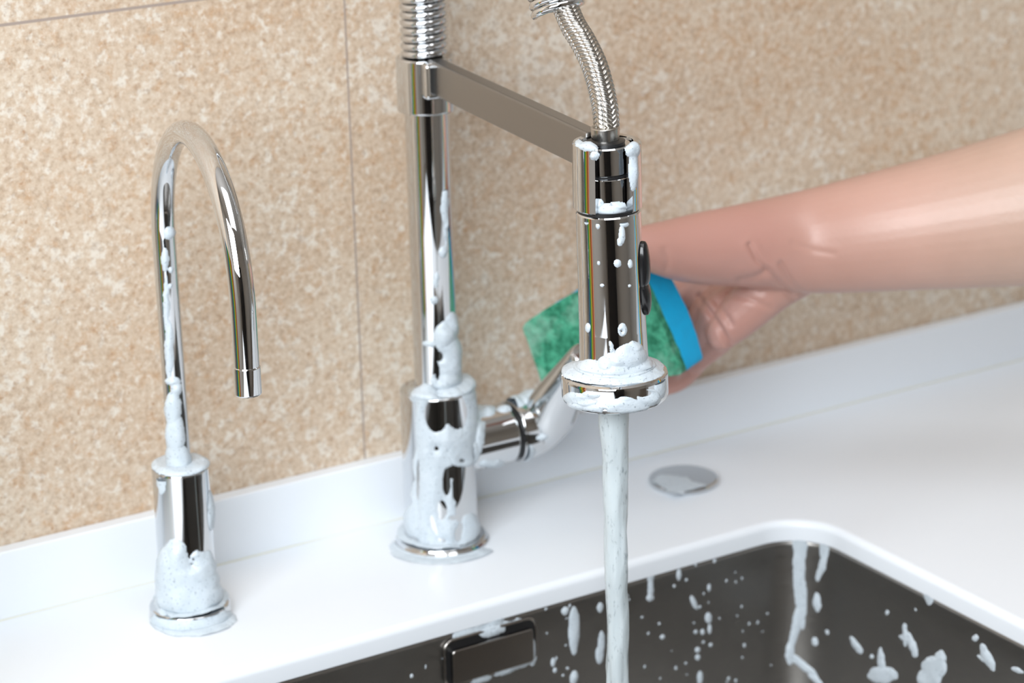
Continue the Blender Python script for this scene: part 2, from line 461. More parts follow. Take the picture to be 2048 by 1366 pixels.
# lever: hub that narrows into a flat blade
def loft(name, secs, mat, parent, n=48):
    """secs: centre, axis u (half-width vector), axis v (half-thickness vector)"""
    V = []; F = []
    for c, u, v in secs:
        for k in range(n):
            t = 2*PI*k/n; cu, sv = math.cos(t), math.sin(t)
            cu = math.copysign(abs(cu)**.85, cu); sv = math.copysign(abs(sv)**.85, sv)
            V.append(Vector(c)+Vector(u)*cu+Vector(v)*sv)
    for i in range(len(secs)-1):
        for k in range(n): F.append((i*n+k, i*n+(k+1) % n, (i+1)*n+(k+1) % n, (i+1)*n+k))
    F.append(tuple(range(n))[::-1]); F.append(tuple(range((len(secs)-1)*n, len(secs)*n)))
    return link(name, V, F, mat, parent)
hub = []
ctr = [(.0492, 0, VZ), (.0500, 0, VZ), (.060, 0, VZ), (.068, -.0015, VZ+.0025)]+[tuple(on_y(u, v, y)) for u, v, y in ((1098, 828, -.008), (1116, 797, -.016), (1136, 764, -.025), (1156, 733, -.035), (1172, 708, -.043), (1174, 704, -.044))]
hw = [VR*.93, VR, VR, VR*.97, .0166, .0150, .0134, .0118, .0100, .007]
hv = [VR*.93, VR, VR, VR*.95, .0155, .0130, .0112, .0096, .0080, .005]
for i, (c, a_, b_) in enumerate(zip(ctr, hw, hv)):
    d = (Vector(ctr[min(i+1, 9)])-Vector(ctr[max(i-1, 0)])).normalized()
    if i < 3: d = Vector((1, 0, 0))
    side = Vector((.35 if i > 3 else 0, 1, 0)).normalized(); side = (side-d*side.dot(d)).normalized() if i > 2 else side; nrm = d.cross(side).normalized()
    # blade is turned so that its flat face looks up and to the front
    r_ = math.radians(0 if i < 3 else min(1, (i-2)/3)*58)
    u = side*math.cos(r_)+nrm*math.sin(r_)*-1; v = nrm*math.cos(r_)+side*math.sin(r_)
    hub.append((c, u*a_, v*b_))
# smooth subdivision of the sections
def interp_secs(secs, m=5):
    A = [[Vector(s[j]) for s in secs] for j in range(3)]; out = [catmull(a, m) for a in A]
    return list(zip(*out))
loft('lever', interp_secs(hub), CHROME, fau)

# spring that rises, arches over and comes down behind the hose
HX = -.0245
hose_px = [(1213, 266), (1212, 240), (1207, 200), (1190, 135), (1165, 82), (1140, 38)]
hp = [on_x(u, v, HX) for u, v in hose_px]
e0 = on_x(1112, -8, HX)
endd = (e0-hp[-1]).normalized()
arch = [Vector((0, 0, .290)), Vector((0, 0, .33)), Vector((0, 0, .37)), Vector((0, 0, .42)), Vector((-.002, -.012, .462)), Vector((-.008, -.045, .492)), Vector((-.013, -.088, .492)),
        Vector((-.020, -.128, .455)), Vector((-.0235, -.152, .402)), on_x(1117, 22, HX)]
ap, La = resample(catmull(arch, 20), .0006)
fr = frames(ap)
pitch = .0043; wr = .00205; rr = .0117
hel = []
for i, (p, (t, u, v)) in enumerate(zip(ap, fr)):
    s = La*i/(len(ap)-1)
    for q in range(3):
        if i == len(ap)-1 and q: break
        ph = 2*PI*(s+La*q/3/(len(ap)-1))/pitch
        pp = p.lerp(ap[min(i+1, len(ap)-1)], q/3)
        hel.append(pp+u*(rr*math.cos(ph))+v*(rr*math.sin(ph)))
hel, _ = resample(hel, .0022)
V, F = tube_data(hel, wr, 9); link('spring', V, F, CHROME, fau)
# braided hose inside and below the spring
hosep = [ap[k] for k in range(0, len(ap)-30, 30)]+list(reversed(hp))
hpath, Lh = resample(catmull(hosep, 8), .0035)
vis = []
cut = 0
for i, p in enumerate(hpath):
    if p.y < -.1 and p.z < .43: cut = i; break
V, F = tube_data(hpath[:cut+2], .0098, 28); link('inner_hose', V, F, BLACK, fau)
hv_, Lv = resample(hpath[cut:], .00022)
def braid(path, r, ncol=9, pitch=.0022, na=132):
    fr = frames(path); V = []; F = []; k2 = np.arange(na); ang = 2*PI*k2/na
    colx = ang/(2*PI)*ncol; ci = np.floor(colx); c = (colx-ci)*2-1; sg = np.where(ci % 2 == 0, 1, -1)
    step = (path[1]-path[0]).length
    for i, (p, (t, u, v)) in enumerate(zip(path, fr)):
        s = i*step
        phs = s/pitch+sg*c*.62
        hgt = (np.abs(np.cos(PI*phs))**.6)*np.sqrt(np.clip(1-(c*.93)**2, 0, 1))
        rad = r+.0011*hgt
        P = np.array(p)[None, :]+np.outer(rad*np.cos(ang), np.array(u))+np.outer(rad*np.sin(ang), np.array(v))
        V += [tuple(q) for q in P]
    for i in range(len(path)-1):
        for k in range(na): F.append((i*na+k, i*na+(k+1) % na, (i+1)*na+(k+1) % na, (i+1)*na+k))
    return V, F
V, F = braid(hv_, .0054); hose = link('hose', V, F, SATIN, fau, sharp=0)
tag(hose, 'braided steel hose')

# spray head and its holder
ZA = .2809
H = np.array([-.0263, -.2178])
TILT = .026
def sh(z):                                          # centre of the spray head at height z
    d = .2532-z
    return Vector((H[0]+.0004+d*TILT*.8485, H[1]-d*TILT*.5287, z))
saxis = (sh(.30)-sh(.20)).normalized()
so = sh(.2532)
def sp_(z): return (z-.2532)/saxis.z
view = Vector((CAM[0]-H[0], CAM[1]-H[1], 0)).normalized(); vright = Vector((.8485, -.5287, 0)).normalized()
va = math.atan2(view.y, view.x)
spray = lathe('spray_head', [(.002, sp_(.2872)), (.0116, sp_(.2872)), (.0122, sp_(.2865)), (.0122, sp_(.2742)), (.0118, sp_(.2738)), (.0112, sp_(.2738)), (.0112, sp_(.2722)), (.0118, sp_(.2722)), (.0123, sp_(.2718)), (.0123, sp_(.2560)), (.0118, sp_(.2555)), (.0115, sp_(.2548)), (.0150, sp_(.2545)), (.0156, sp_(.2538)),
    (.0156, sp_(.2520)), (.0159, sp_(.225)), (.0164, sp_(.195)), (.0169, sp_(.1800)), (.0176, sp_(.1765)), (.0192, sp_(.1745)), (.0245, sp_(.1730)), (.0258, sp_(.1722)), (.0262, sp_(.1712)), (.0262, sp_(.1612)), (.0256, sp_(.1598)), (.0245, sp_(.1590)), (.0205, sp_(.1585)), (.003, sp_(.1588))],
    CHROME, fau, n=128, axis=saxis, origin=so, sharp=.5)
lathe('joint_ring', [(.0118, sp_(.2724)), (.0119, sp_(.2724)), (.0119, sp_(.2736)), (.0118, sp_(.2736))], BLACK, spray, axis=saxis, origin=so)
lathe('joint_ring', [(.0125, sp_(.2546)), (.0148, sp_(.2546)), (.0148, sp_(.2562)), (.0125, sp_(.2562))], BLACK, spray, axis=saxis, origin=so)
lathe('spray_face', [(.001, sp_(.1580)), (.0200, sp_(.1580)), (.0203, sp_(.1588)), (.001, sp_(.1589))], simple('grey_nozzle_rubber', (.25, .25, .26), .5), spray, axis=saxis, origin=so)
lathe('hose_nut', [(.0090, sp_(.2868)), (.0094, sp_(.2885)), (.0080, sp_(.2890)), (.0001, sp_(.2890))], BLACK, spray, axis=saxis, origin=so)
lathe('hose_ferrule', rounded(.0066, sp_(.2880), .0070, sp_(.2955), .0006), SATIN, spray, axis=saxis, origin=so)
# two-lobed black button on the right-hand side
def button():
    th = va+math.radians(82); V = []; F = []; nu, nv = 40, 90
    z0, z1 = sh(0).z, 0
    zt, zb = .2395, .2020
    for j in range(nv+1):
        s = j/nv; z = zt+(zb-zt)*s; c = sh(z); R0 = .0156+(.2532-z)*.018
        # outline: rounded ends, slight waist at 58 %
        e = math.sqrt(max(0, 1-abs(2*s-1)**4)); 
        lob = .0026*(abs(math.sin(PI*min(1, s/.58)))**.22 if s < .58 else abs(math.sin(PI*(s-.58)/.42))**.25*.9)
        for i in range(nu+1):
            a = -1+2*i/nu; wid = .0052*e
            ang = th+a*wid/R0; h = lob*max(0, 1-a*a)**.4+.0006*(1-abs(a)**6)
            r = R0-.0008+h+(.0010 if abs(a) < .95 else 0)*e
            V.append(Vector((c.x+r*math.cos(ang), c.y+r*math.sin(ang), z)))
    for j in range(nv):
        for i in range(nu): F.append((j*(nu+1)+i, j*(nu+1)+i+1, (j+1)*(nu+1)+i+1, (j+1)*(nu+1)+i))
    return V, F
V, F = button(); bt = link('spray_button', V, F, BLACKP, spray); tag(bt, 'black rocker button')
# holder: an open ring at the end of a flat arm
def clip(r0, r1, z0, z1, a0, a1, c, n=70):
    prof = [(r0, z0), (r1-.0006, z0), (r1, z0+.0006), (r1, z0+.0010), (r1, z1-.0010), (r1, z1-.0006), (r1-.0006, z1), (r0, z1)]; V = []; F = []; K = len(prof)
    for i in range(n+1):
        a = a0+(a1-a0)*i/n
        for r, z in prof: V.append(Vector((c.x+r*math.cos(a), c.y+r*math.sin(a), z)))
    for i in range(n):
        for k in range(K): F.append((i*K+k, i*K+(k+1) % K, (i+1)*K+(k+1) % K, (i+1)*K+k))
    F.append(tuple(range(K))); F.append(tuple(range(n*K, (n+1)*K))[::-1])
    return V, F
hc = Vector((H[0], H[1], 0))
V, F = clip(.0126, .0166, .2560, .2884, va+math.radians(46), va+math.radians(360-20), hc)
link('holder_clip', V, F, CHROME, fau, sharp=.5)
# arm
ad = Vector((H[0], H[1], 0)).normalized(); an = Vector((-ad.y, ad.x, 0)); La_ = Vector((H[0], H[1], 0)).length
def arm_box(s0, s1, t, z0, z1, bev):
    V = []; 
    for z in (z0, z1):
        for tt in (-t, t):
            for s in (s0, s1): V.append(ad*s+an*tt+Vector((0, 0, z)))
    F = [(0, 2, 3, 1), (4, 5, 7, 6), (0, 1, 5, 4), (2, 6, 7, 3), (0, 4, 6, 2), (1, 3, 7, 5)]
    return V, F
V, F = arm_box(.012, La_-.0135, .0042, .2712, .2902, 0)
ao = link('holder_arm', V, F, ARMM, fau, smooth=False); mm = ao.modifiers.new('bevel', 'BEVEL'); mm.width = .0012; mm.segments = 3
V, F = arm_box(.006, .0205, .0085, .2690, .2893, 0)
ao = link('arm_socket', V, F, CHROME, fau, smooth=False); mm = ao.modifiers.new('bevel', 'BEVEL'); mm.width = .0022; mm.segments = 4

# ------------------------------------------------------------------ water
def stream():
    rows = [(834, 1228, 31), (850, 1228, 30.5), (880, 1229, 28), (920, 1230, 25.5), (960, 1230, 24.3), (1010, 1231, 24), (1060, 1231.5, 23.8), (1120, 1232, 23.2), (1180, 1233, 22.6), (1240, 1234.5, 22), (1300, 1236, 22.3), (1366, 1236, 22.5)]
    cx_, cy_ = sh(.158).x, sh(.158).y
    V = []; F = []; n = 64
    Zs = []; Rs = []; Cx = []
    for v, u, r in rows:
        P = None
        # height where the vertical line through the nozzle meets this row
        lo, hi = -.3, .3
        for _ in range(40):
            mid = (lo+hi)/2
            if proj((cx_, cy_, mid))[1] > v: lo = mid
            else: hi = mid
        q = (np.array((cx_, cy_, lo))-CAM) @ ROT
        Zs.append(lo); Rs.append(r*q[2]/FPX); Cx.append((u-proj((cx_, cy_, lo))[0])*q[2]/FPX)
    Zs.append(-.2015); Rs.append(Rs[-1]*1.25); Cx.append(Cx[-1])
    Zs = np.array(Zs)[::-1]; Rs = np.array(Rs)[::-1]; Cx = np.array(Cx)[::-1]
    zz = np.linspace(Zs[-1], Zs[0], 240)
    zz[0] = .1583
    for z in zz:
        r = np.interp(z, Zs, Rs); o = np.interp(z, Zs, Cx)
        for k in range(n):
            t = 2*PI*k/n
            w_ = noise.noise(Vector((math.cos(t)*1.4, math.sin(t)*1.4, z*38)))*.0011+noise.noise(Vector((math.cos(t)*3, math.sin(t)*3, z*120)))*.0003
            rr_ = r+w_*min(1, (.158-z)/.03)
            V.append(Vector((cx_+vright.x*o+rr_*math.cos(t), cy_+vright.y*o+rr_*math.sin(t), z)))
    for i in range(len(zz)-1):
        for k in range(n): F.append((i*n+k, i*n+(k+1) % n, (i+1)*n+(k+1) % n, (i+1)*n+k))
    F.append(tuple(range(n))[::-1]); F.append(tuple(range((len(zz)-1)*n, len(zz)*n)))
    return V, F
V, F = stream()
ws = link('water_stream', V, F, WATER); tag(ws, 'whitish stream of running water falling from the spray head into the sink', 'water')

# ------------------------------------------------------------------ foam
def vnoise(P, s, off=0.0):
    return np.array([noise.noise(Vector((p[0]*s+off, p[1]*s, p[2]*s))) for p in P.reshape(-1, 3)]).reshape(P.shape[:-1])
def field(u, v, blobs, holes, warp=None):
    """blobs/holes: (u, v, ru, rv[, deg])"""
    if warp is not None: u = u+warp[0]; v = v+warp[1]
    def f(bs):
        out = np.full(u.shape, -9.0)
        for b_ in bs:
            bu, bv, ru, rv = b_[:4]; a = math.radians(b_[4]) if len(b_) > 4 else 0
            x = (u-bu)*math.cos(a)+(v-bv)*math.sin(a); y = -(u-bu)*math.sin(a)+(v-bv)*math.cos(a)
            out = np.maximum(out, (1-np.sqrt((x/ru)**2+(y/rv)**2))*min(ru, rv)/10.0)
        return out
    F_ = f(blobs)
    if holes: F_ = np.minimum(F_, -f(holes))
    return F_
def foam_sheet(P, Nn, blobs, holes, thick, edge=.8, rough=3.5, lump=.5, closed_u=False, back=None, sc=1.0):
    """P, Nn arrays (I, J, 3) of a surface and its normals. Returns mesh data."""
    u, v = proj(P)
    wx = vnoise(P, 120*sc)*rough+vnoise(P, 330*sc, 3)*rough*.6; wy = vnoise(P, 120*sc, 9)*rough+vnoise(P, 330*sc, 13)*rough*.6
    f = field(u, v, blobs, holes, (wx, wy))
    vis_ = ((CAM[None, None, :]-P)*Nn).sum(-1)/np.linalg.norm(CAM[None, None, :]-P, axis=-1)
    if back is None: f = np.where(vis_ > -.12, f, -1)
    h = np.clip(f/edge, 0, 1)**.65*thick
    h = h*(1+lump*vnoise(P, 90*sc, 5)+lump*.15*vnoise(P, 300*sc, 7))
    h = np.where(f > 0, h, -.00015)
    Q = P+Nn*h[..., None]
    I, J = f.shape; idx = -np.ones((I, J), int); V = []; F = []
    rng = range(I) if closed_u else range(I-1)
    for i in rng:
        i2 = (i+1) % I
        for j in range(J-1):
            c = ((i, j), (i2, j), (i2, j+1), (i, j+1))
            if max(f[a] for a in c) > 0:
                q = []
                for a in c:
                    if idx[a] < 0: idx[a] = len(V); V.append(tuple(Q[a]))
                    q.append(idx[a])
                F.append(tuple(q))
    return V, F
def cyl_grid(center_fn, r_fn, z0, z1, nz, na):
    z = np.linspace(z0, z1, nz); t = np.linspace(0, 2*PI, na, endpoint=False)
    P = np.zeros((na, nz, 3)); Nn = np.zeros((na, nz, 3))
    for j, zz in enumerate(z):
        c = center_fn(zz); r = r_fn(zz)
        P[:, j, 0] = c[0]+r*np.cos(t); P[:, j, 1] = c[1]+r*np.sin(t); P[:, j, 2] = zz
        Nn[:, j, 0] = np.cos(t); Nn[:, j, 1] = np.sin(t)
    return P, Nn
def rev_grid(center_fn, prof, na, step=.0006):
    """grid on a surface of revolution given by a profile [(r, z)]"""
    pr = []
    for (r0, z0), (r1, z1) in zip(prof, prof[1:]):
        d = math.hypot(r1-r0, z1-z0); n = max(1, int(d/step))
        for k in range(n): pr.append((r0+(r1-r0)*k/n, z0+(z1-z0)*k/n))
    pr.append(prof[-1]); pr = np.array(pr)
    tg = np.gradient(pr, axis=0); 
    for _ in range(3): tg[1:-1] = (tg[:-2]+tg[1:-1]*2+tg[2:])/4
    nr = np.stack([tg[:, 1], -tg[:, 0]], 1); nr /= np.linalg.norm(nr, axis=1)[:, None]
    if nr[:, 0].sum()+nr[:, 1].sum() < 0: nr = -nr
    t = np.linspace(0, 2*PI, na, endpoint=False)
    P = np.zeros((na, len(pr), 3)); Nn = np.zeros_like(P)
    for j, (r, z) in enumerate(pr):
        c = center_fn(z)
        P[:, j] = np.stack([c[0]+r*np.cos(t), c[1]+r*np.sin(t), np.full(na, z)], 1)
        Nn[:, j] = np.stack([nr[j, 0]*np.cos(t), nr[j, 0]*np.sin(t), np.full(na, nr[j, 1])], 1)
    return P, Nn
def foam_obj(datas, label, name='soap_foam'):
    V, F = merge(*datas)
    o = link(name, V, F, FOAM, sharp=0); tag(o, label, 'foam', kind='stuff'); return o

# --- filter tap
g_c = lambda z: (gx, gy)
P, Nn = rev_grid(g_c, [(.0063, .0883), (.0148, .0882), (.0156, .0876)], 120, .0005)
d1 = foam_sheet(P, Nn, [(362, 930, 60, 24)], [], .0022, .5, 2, back=1, closed_u=True)
P, Nn = cyl_grid(g_c, lambda z: .0062, .0882, .232, 260, 60)
d2 = foam_sheet(P, Nn, [(352, 915, 30, 28), (350, 870, 20, 45), (346, 820, 17, 40), (352, 778, 12, 16), (345, 762, 16, 8), (338, 700, 9, 60), (333, 610, 6, 60), (338, 465, 12, 14), (330, 520, 8, 24), (342, 540, 5, 6), (340, 572, 4, 5)], [(381, 850, 9, 30), (372, 812, 6, 20), (384, 890, 5, 22)], .0016, .9, 2.5, closed_u=True)
P, Nn = rev_grid(g_c, [(.0157, .0850), (.0157, .0082), (.0160, .0077), (.0222, .0077)], 170, .0006)
d3 = foam_sheet(P, Nn, [(375, 1180, 62, 60), (345, 1150, 36, 60), (330, 1190, 22, 40), (405, 1135, 28, 36), (425, 1190, 30, 30), (418, 1160, 22, 26), (395, 1225, 62, 20), (352, 1110, 22, 30), (322, 960, 7, 28), (424, 1020, 8, 40)], [(381, 1128, 3, 3), (386, 1118, 4, 3), (404, 1080, 22, 24)], .0030, 1.6, 3.5, closed_u=True)
foam_obj([d1, d2, d3], 'white soap foam running down the thin tap onto its round base')
P, Nn = rev_grid(g_c, [(.0229, .0074), (.0229, .0006), (.030, .0003)], 170, .0006)
d4 = foam_sheet(P, Nn, [(383, 1245, 78, 28), (450, 1238, 22, 14), (325, 1240, 24, 14)], [(383, 1238, 20, 3)], .0014, 1.0, 3, closed_u=True)
foam_obj([d4], 'thin ring of foam on the countertop around the thin tap')

# --- main faucet body and column
P, Nn = cyl_grid(lambda z: (0, 0), lambda z: CR, BZ, .215, 200, 110)
e1 = foam_sheet(P, Nn, [(905, 720, 30, 50), (890, 672, 22, 30), (905, 650, 14, 26), (858, 688, 14, 5), (900, 760, 40, 22), (868, 600, 7, 8), (872, 560, 5, 16), (890, 410, 8, 40), (888, 505, 9, 12), (893, 450, 4, 60)], [(878, 712, 9, 11), (874, 742, 6, 18)], .0030, 1.8, 3, closed_u=True)
P, Nn = rev_grid(lambda z: (0, 0), [(CR, BZ+.0003), (BR-.001, BZ+.0003), (BR, BZ-.001)], 150, .0006)
e2 = foam_sheet(P, Nn, [(895, 770, 60, 24), (850, 788, 30, 14)], [(815, 765, 26, 22)], .0045, 1.2, 3, closed_u=True)
P, Nn = cyl_grid(lambda z: (0, 0), lambda z: BR, .0045, BZ, 170, 260)
dark = [(895, 800, 0, 0)]
body_blobs = [(845, 850, 14, 90), (935, 790, 22, 16), (950, 830, 20, 60), (880, 880, 42, 32), (900, 870, 30, 22), (925, 900, 40, 34), (855, 930, 30, 50), (950, 880, 30, 40), (862, 990, 40, 55), (850, 1040, 45, 40), (895, 1075, 60, 30), (905, 1000, 14, 40), (900, 1050, 22, 22), (940, 1060, 24, 34), (870, 925, 34, 34), (848, 795, 30, 12), (905, 955, 16, 8), (925, 1000, 6, 5), (918, 985, 3, 3), (924, 1020, 4, 4), (930, 970, 3, 3), (900, 780, 55, 10)]
body_holes = [(873, 828, 23, 36), (913, 823, 21, 36), (873, 896, 4, 4), (925, 922, 5, 4), (905, 945, 17, 12), (893, 965, 8, 26), (884, 1020, 9, 20), (915, 975, 11, 30), (930, 980, 12, 42), (919, 1020, 8, 25), (868, 1050, 5, 20, -15), (918, 1065, 7, 20, 12), (883, 1080, 9, 4, 25), (907, 1035, 8, 5), (836, 960, 3, 40)]
e3 = foam_sheet(P, Nn, body_blobs, body_holes, .0016, 1.4, 2.0, closed_u=True)
P, Nn = rev_grid(lambda z: (0, 0), [(BR, .0046), (.0262, .0043)], 200, .0006)
e4 = foam_sheet(P, Nn, [(870, 1090, 80, 26), (815, 1065, 30, 22)], [(940, 1092, 22, 10)], .0018, 1, 2.5, closed_u=True)
foam_obj([e1, e2, e3, e4], 'thick white soap foam clinging to the faucet column and body')
# --- valve and lever
def axis_grid(x0, x1, r_fn, nx, na):
    x = np.linspace(x0, x1, nx); t = np.linspace(0, 2*PI, na, endpoint=False); P = np.zeros((na, nx, 3)); Nn = np.zeros_like(P)
    for j, xx in enumerate(x):
        r = r_fn(xx); P[:, j] = np.stack([np.full(na, xx), r*np.cos(t), VZ+r*np.sin(t)], 1)
        Nn[:, j] = np.stack([np.zeros(na), np.cos(t), np.sin(t)], 1)
    return P, Nn
P, Nn = axis_grid(.012, .0455, lambda x: VR, 80, 190)
v1 = foam_sheet(P, Nn, [(955, 850, 16, 60), (975, 822, 18, 10), (940, 900, 20, 30), (1010, 818, 16, 7), (985, 928, 26, 8)], [(968, 838, 6, 5)], .0028, 1.2, 3, closed_u=True)
P, Nn = axis_grid(.0505, .076, lambda x: VR if x < .066 else VR-(x-.066)*.3, 70, 190)
v2 = foam_sheet(P, Nn, [(1070, 790, 58, 20), (1030, 806, 22, 12), (1090, 800, 20, 10), (1052, 905, 20, 14, -30), (1090, 870, 20, 8, -30)], [(1005, 800, 10, 5)], .0042, 1.4, 3, closed_u=True)
foam_obj([v1, v2], 'white soap foam on the side valve and the lever hub')
# --- spray head
shr = [(.0157, .2518), (.0160, .225), (.0165, .195), (.0170, .1800), (.0177, .1765), (.0193, .1746), (.0245, .1732), (.0257, .1724)]
P, Nn = rev_grid(lambda z: sh(z), shr, 360, .0003)
s1 = foam_sheet(P, Nn, [(1262, 715, 32, 28), (1270, 698, 16, 16), (1235, 722, 30, 18), (1228, 745, 104, 24), (1180, 742, 60, 22), (1290, 735, 40, 22), (1212, 735, 22, 22)],
    [(1190, 776, 16, 6), (1275, 775, 16, 5)], .0030, 2.2, 2.2, closed_u=True)
s3 = foam_sheet(P, Nn, [(1244, 470, 6.5, 18), (1249, 449, 9, 6), (1240, 484, 6, 8), (1235, 527, 7, 8), (1261, 528, 5, 9), (1245, 660, 9, 13), (1196, 453, 4, 5), (1204, 571, 4, 3), (1173, 446, 4, 4), (1260, 572, 3, 3), (1197, 526, 3, 4), (1175, 655, 5, 9), (1222, 690, 4, 8, -25), (1228, 708, 5, 16, -25)],
    [(1243, 663, 2, 2), (1226, 706, 1.5, 3)], .0008, .5, 1.2, closed_u=True)
P, Nn = rev_grid(lambda z: sh(z), [(.0262, .1714), (.0263, .1612), (.0257, .1596)], 520, .0003)
s2 = foam_sheet(P, Nn, [(1160, 800, 34, 14, 12), (1200, 815, 40, 9), (1250, 812, 50, 15), (1300, 795, 24, 18), (1322, 775, 12, 22), (1150, 812, 20, 10), (1180, 790, 20, 8), (1250, 800, 20, 6)],
    [(1208, 822, 5, 5), (1285, 785, 18, 7), (1230, 795, 8, 3), (1120, 770, 8, 30), (1192, 800, 10, 2)], .0012, .9, 2.5, closed_u=True)
foam_obj([s1, s2, s3], 'white soap foam piled on the round flange of the spray head')
P, Nn = clipg = rev_grid(lambda z: (H[0], H[1]), [(.0130, .2886), (.0160, .2886), (.0166, .2880), (.0167, .2560)], 220, .0005)
t1 = foam_sheet(P, Nn, [(1176, 291, 20, 12), (1266, 300, 14, 16), (1267, 340, 9, 42), (1188, 312, 9, 9), (1163, 286, 12, 8)], [], .0022, .9, 1.6, closed_u=True)
P, Nn = rev_grid(lambda z: sh(z), [(.0124, .2740), (.0124, .2556), (.0125, .2549), (.0155, .2546)], 220, .0005)
t2 = foam_sheet(P, Nn, [(1218, 420, 36, 12), (1200, 410, 8, 12), (1238, 412, 20, 8)], [(1262, 408, 10, 8)], .0020, .8, 1.6, closed_u=True)
foam_obj([t1, t2], 'small dabs of soap foam on the holder above the spray head')

# --- sink back wall, corner and right wall (one continuous developed surface of the basin)
def basin_grid(s0, s1, z0, z1, ns, nz):
    """wall coordinate s: along the back wall (s=x up to the corner), round the corner, then down the right wall"""
    d = .0008; r = RC+d; xc, yc = SX1-RC, SY1-RC; P = np.zeros((ns, nz, 3)); Nn = np.zeros_like(P)
    z = np.linspace(z0, z1, nz)
    for i, s in enumerate(np.linspace(s0, s1, ns)):
        if s < xc: p = (s, yc+r); n_ = (0, -1)
        elif s < xc+r*PI/2:
            a = PI/2-(s-xc)/r; p = (xc+r*math.cos(a), yc+r*math.sin(a)); n_ = (-math.cos(a), -math.sin(a))
        else: p = (xc+r, yc-(s-xc-r*PI/2)); n_ = (-1, 0)
        P[i, :, 0] = p[0]; P[i, :, 1] = p[1]; P[i, :, 2] = z; Nn[i, :, 0] = n_[0]; Nn[i, :, 1] = n_[1]
    return P, Nn
P, Nn = basin_grid(-.10, .42, -.15, -TH+.0005, 820, 230)
drips = [(1301, 1130, 8, 40), (1301, 1180, 7, 22), (1301, 1118, 20, 10), (1300, 1195, 8, 8),
         (1090, 1190, 16, 10), (1082, 1200, 6, 14), (1165, 1155, 34, 12, -16), (1090, 1182, 24, 14, -16), (975, 1228, 34, 46), (985, 1262, 52, 16, -14), (1002, 1208, 34, 18, -14), (1030, 1248, 30, 8, -14), (930, 1268, 26, 12, -16),
         (1148, 1262, 11, 50), (1130, 1222, 8, 9), (1148, 1355, 9, 14)]
foam_obj([foam_sheet(P, Nn, drips, [(969, 1230, 12, 19)], .0011, .8, 2.0)], 'white foam dripping down the back wall of the sink by the overflow')
Pf = P.copy(); Pf[..., 1] -= np.where(Nn[..., 1] < -.9, .0019, 0)
foam_obj([foam_sheet(Pf, Nn, [(1040, 1326, 36, 10, -20), (1064, 1305, 8, 26), (1010, 1340, 26, 9, -16), (962, 1358, 22, 9, -14), (985, 1262, 26, 9, -14), (918, 1308, 6, 6)], [], .0014, .8, 1.6)], 'soap foam along the edge of the overflow cover in the sink')
corner = [(1600, 1080, 15, 55), (1598, 1140, 12, 80), (1604, 1200, 10, 60), (1592, 1250, 9, 60, 12), (1580, 1305, 9, 26), (1605, 1330, 8, 36, -52), (1630, 1358, 20, 6, 40), (1648, 1090, 8, 36), (1645, 1130, 7, 36, 18), (1634, 1205, 8, 20), (1630, 1282, 6, 9), (1600, 1058, 60, 12), (1560, 1050, 30, 6), (1650, 1065, 40, 10)]
foam_obj([foam_sheet(P, Nn, corner, [], .0011, .8, 2.2)], 'long wavy streaks of foam running down the rounded sink corner')
edge = [(1700, 1074, 50, 14, 27), (1768, 1108, 55, 15, 27), (1858, 1156, 36, 20, 27), (1858, 1178, 11, 32), (1820, 1134, 40, 14, 27)]
foam_obj([foam_sheet(P, Nn, edge, [], .0011, .8, 2.0)], 'foam hanging in a short point under the right rim of the sink')
splat = [(1712, 1290, 7, 20, -30), (1810, 1270, 6, 24), (1825, 1290, 8, 28, -20), (1815, 1280, 20, 6, 20), (1868, 1335, 26, 24), (1858, 1355, 24, 20), (1765, 1350, 30, 18), (1762, 1320, 7, 26), (1880, 1320, 12, 20), (1975, 1315, 9, 30, -25), (1968, 1318, 16, 5, 30), (1950, 1275, 7, 7), (2035, 1340, 14, 5, 20), (1745, 1312, 4, 5), (1774, 1225, 4, 5), (1830, 1220, 3, 3), (1655, 1265, 4, 5)]
foam_obj([foam_sheet(P, Nn, splat, [], .0009, .7, 3.2)], 'scattered foam splashes on the right wall of the sink')
rs = random.Random(3); dots = [(1417, 1236, 7, 11, -10), (1388, 1205, 5, 16, -25), (1358, 1150, 5, 11), (1419, 1258, 4, 10), (1405, 1264, 4, 6), (1391, 1264, 4, 4), (1395, 1300, 5, 6), (1395, 1315, 5, 6), (1421, 1290, 4, 4), (1418, 1175, 4, 8), (1325, 1274, 5, 5), (1200, 1215, 6, 10), (1203, 1285, 7, 24), (1199, 1310, 8, 18), (1400, 1355, 6, 14), (1106, 1325, 5, 9), (1110, 1340, 4, 5)]
for k in range(90):
    dots.append((rs.uniform(820, 1560), rs.uniform(1120, 1366), rs.uniform(1.2, 3.2), rs.uniform(1.4, 4.5)))
foam_obj([foam_sheet(P, Nn, dots, [(980, 1290, 95, 50, -12)], .0007, .35, .8)], 'tiny foam specks and droplets spattered on the dark back wall of the sink')

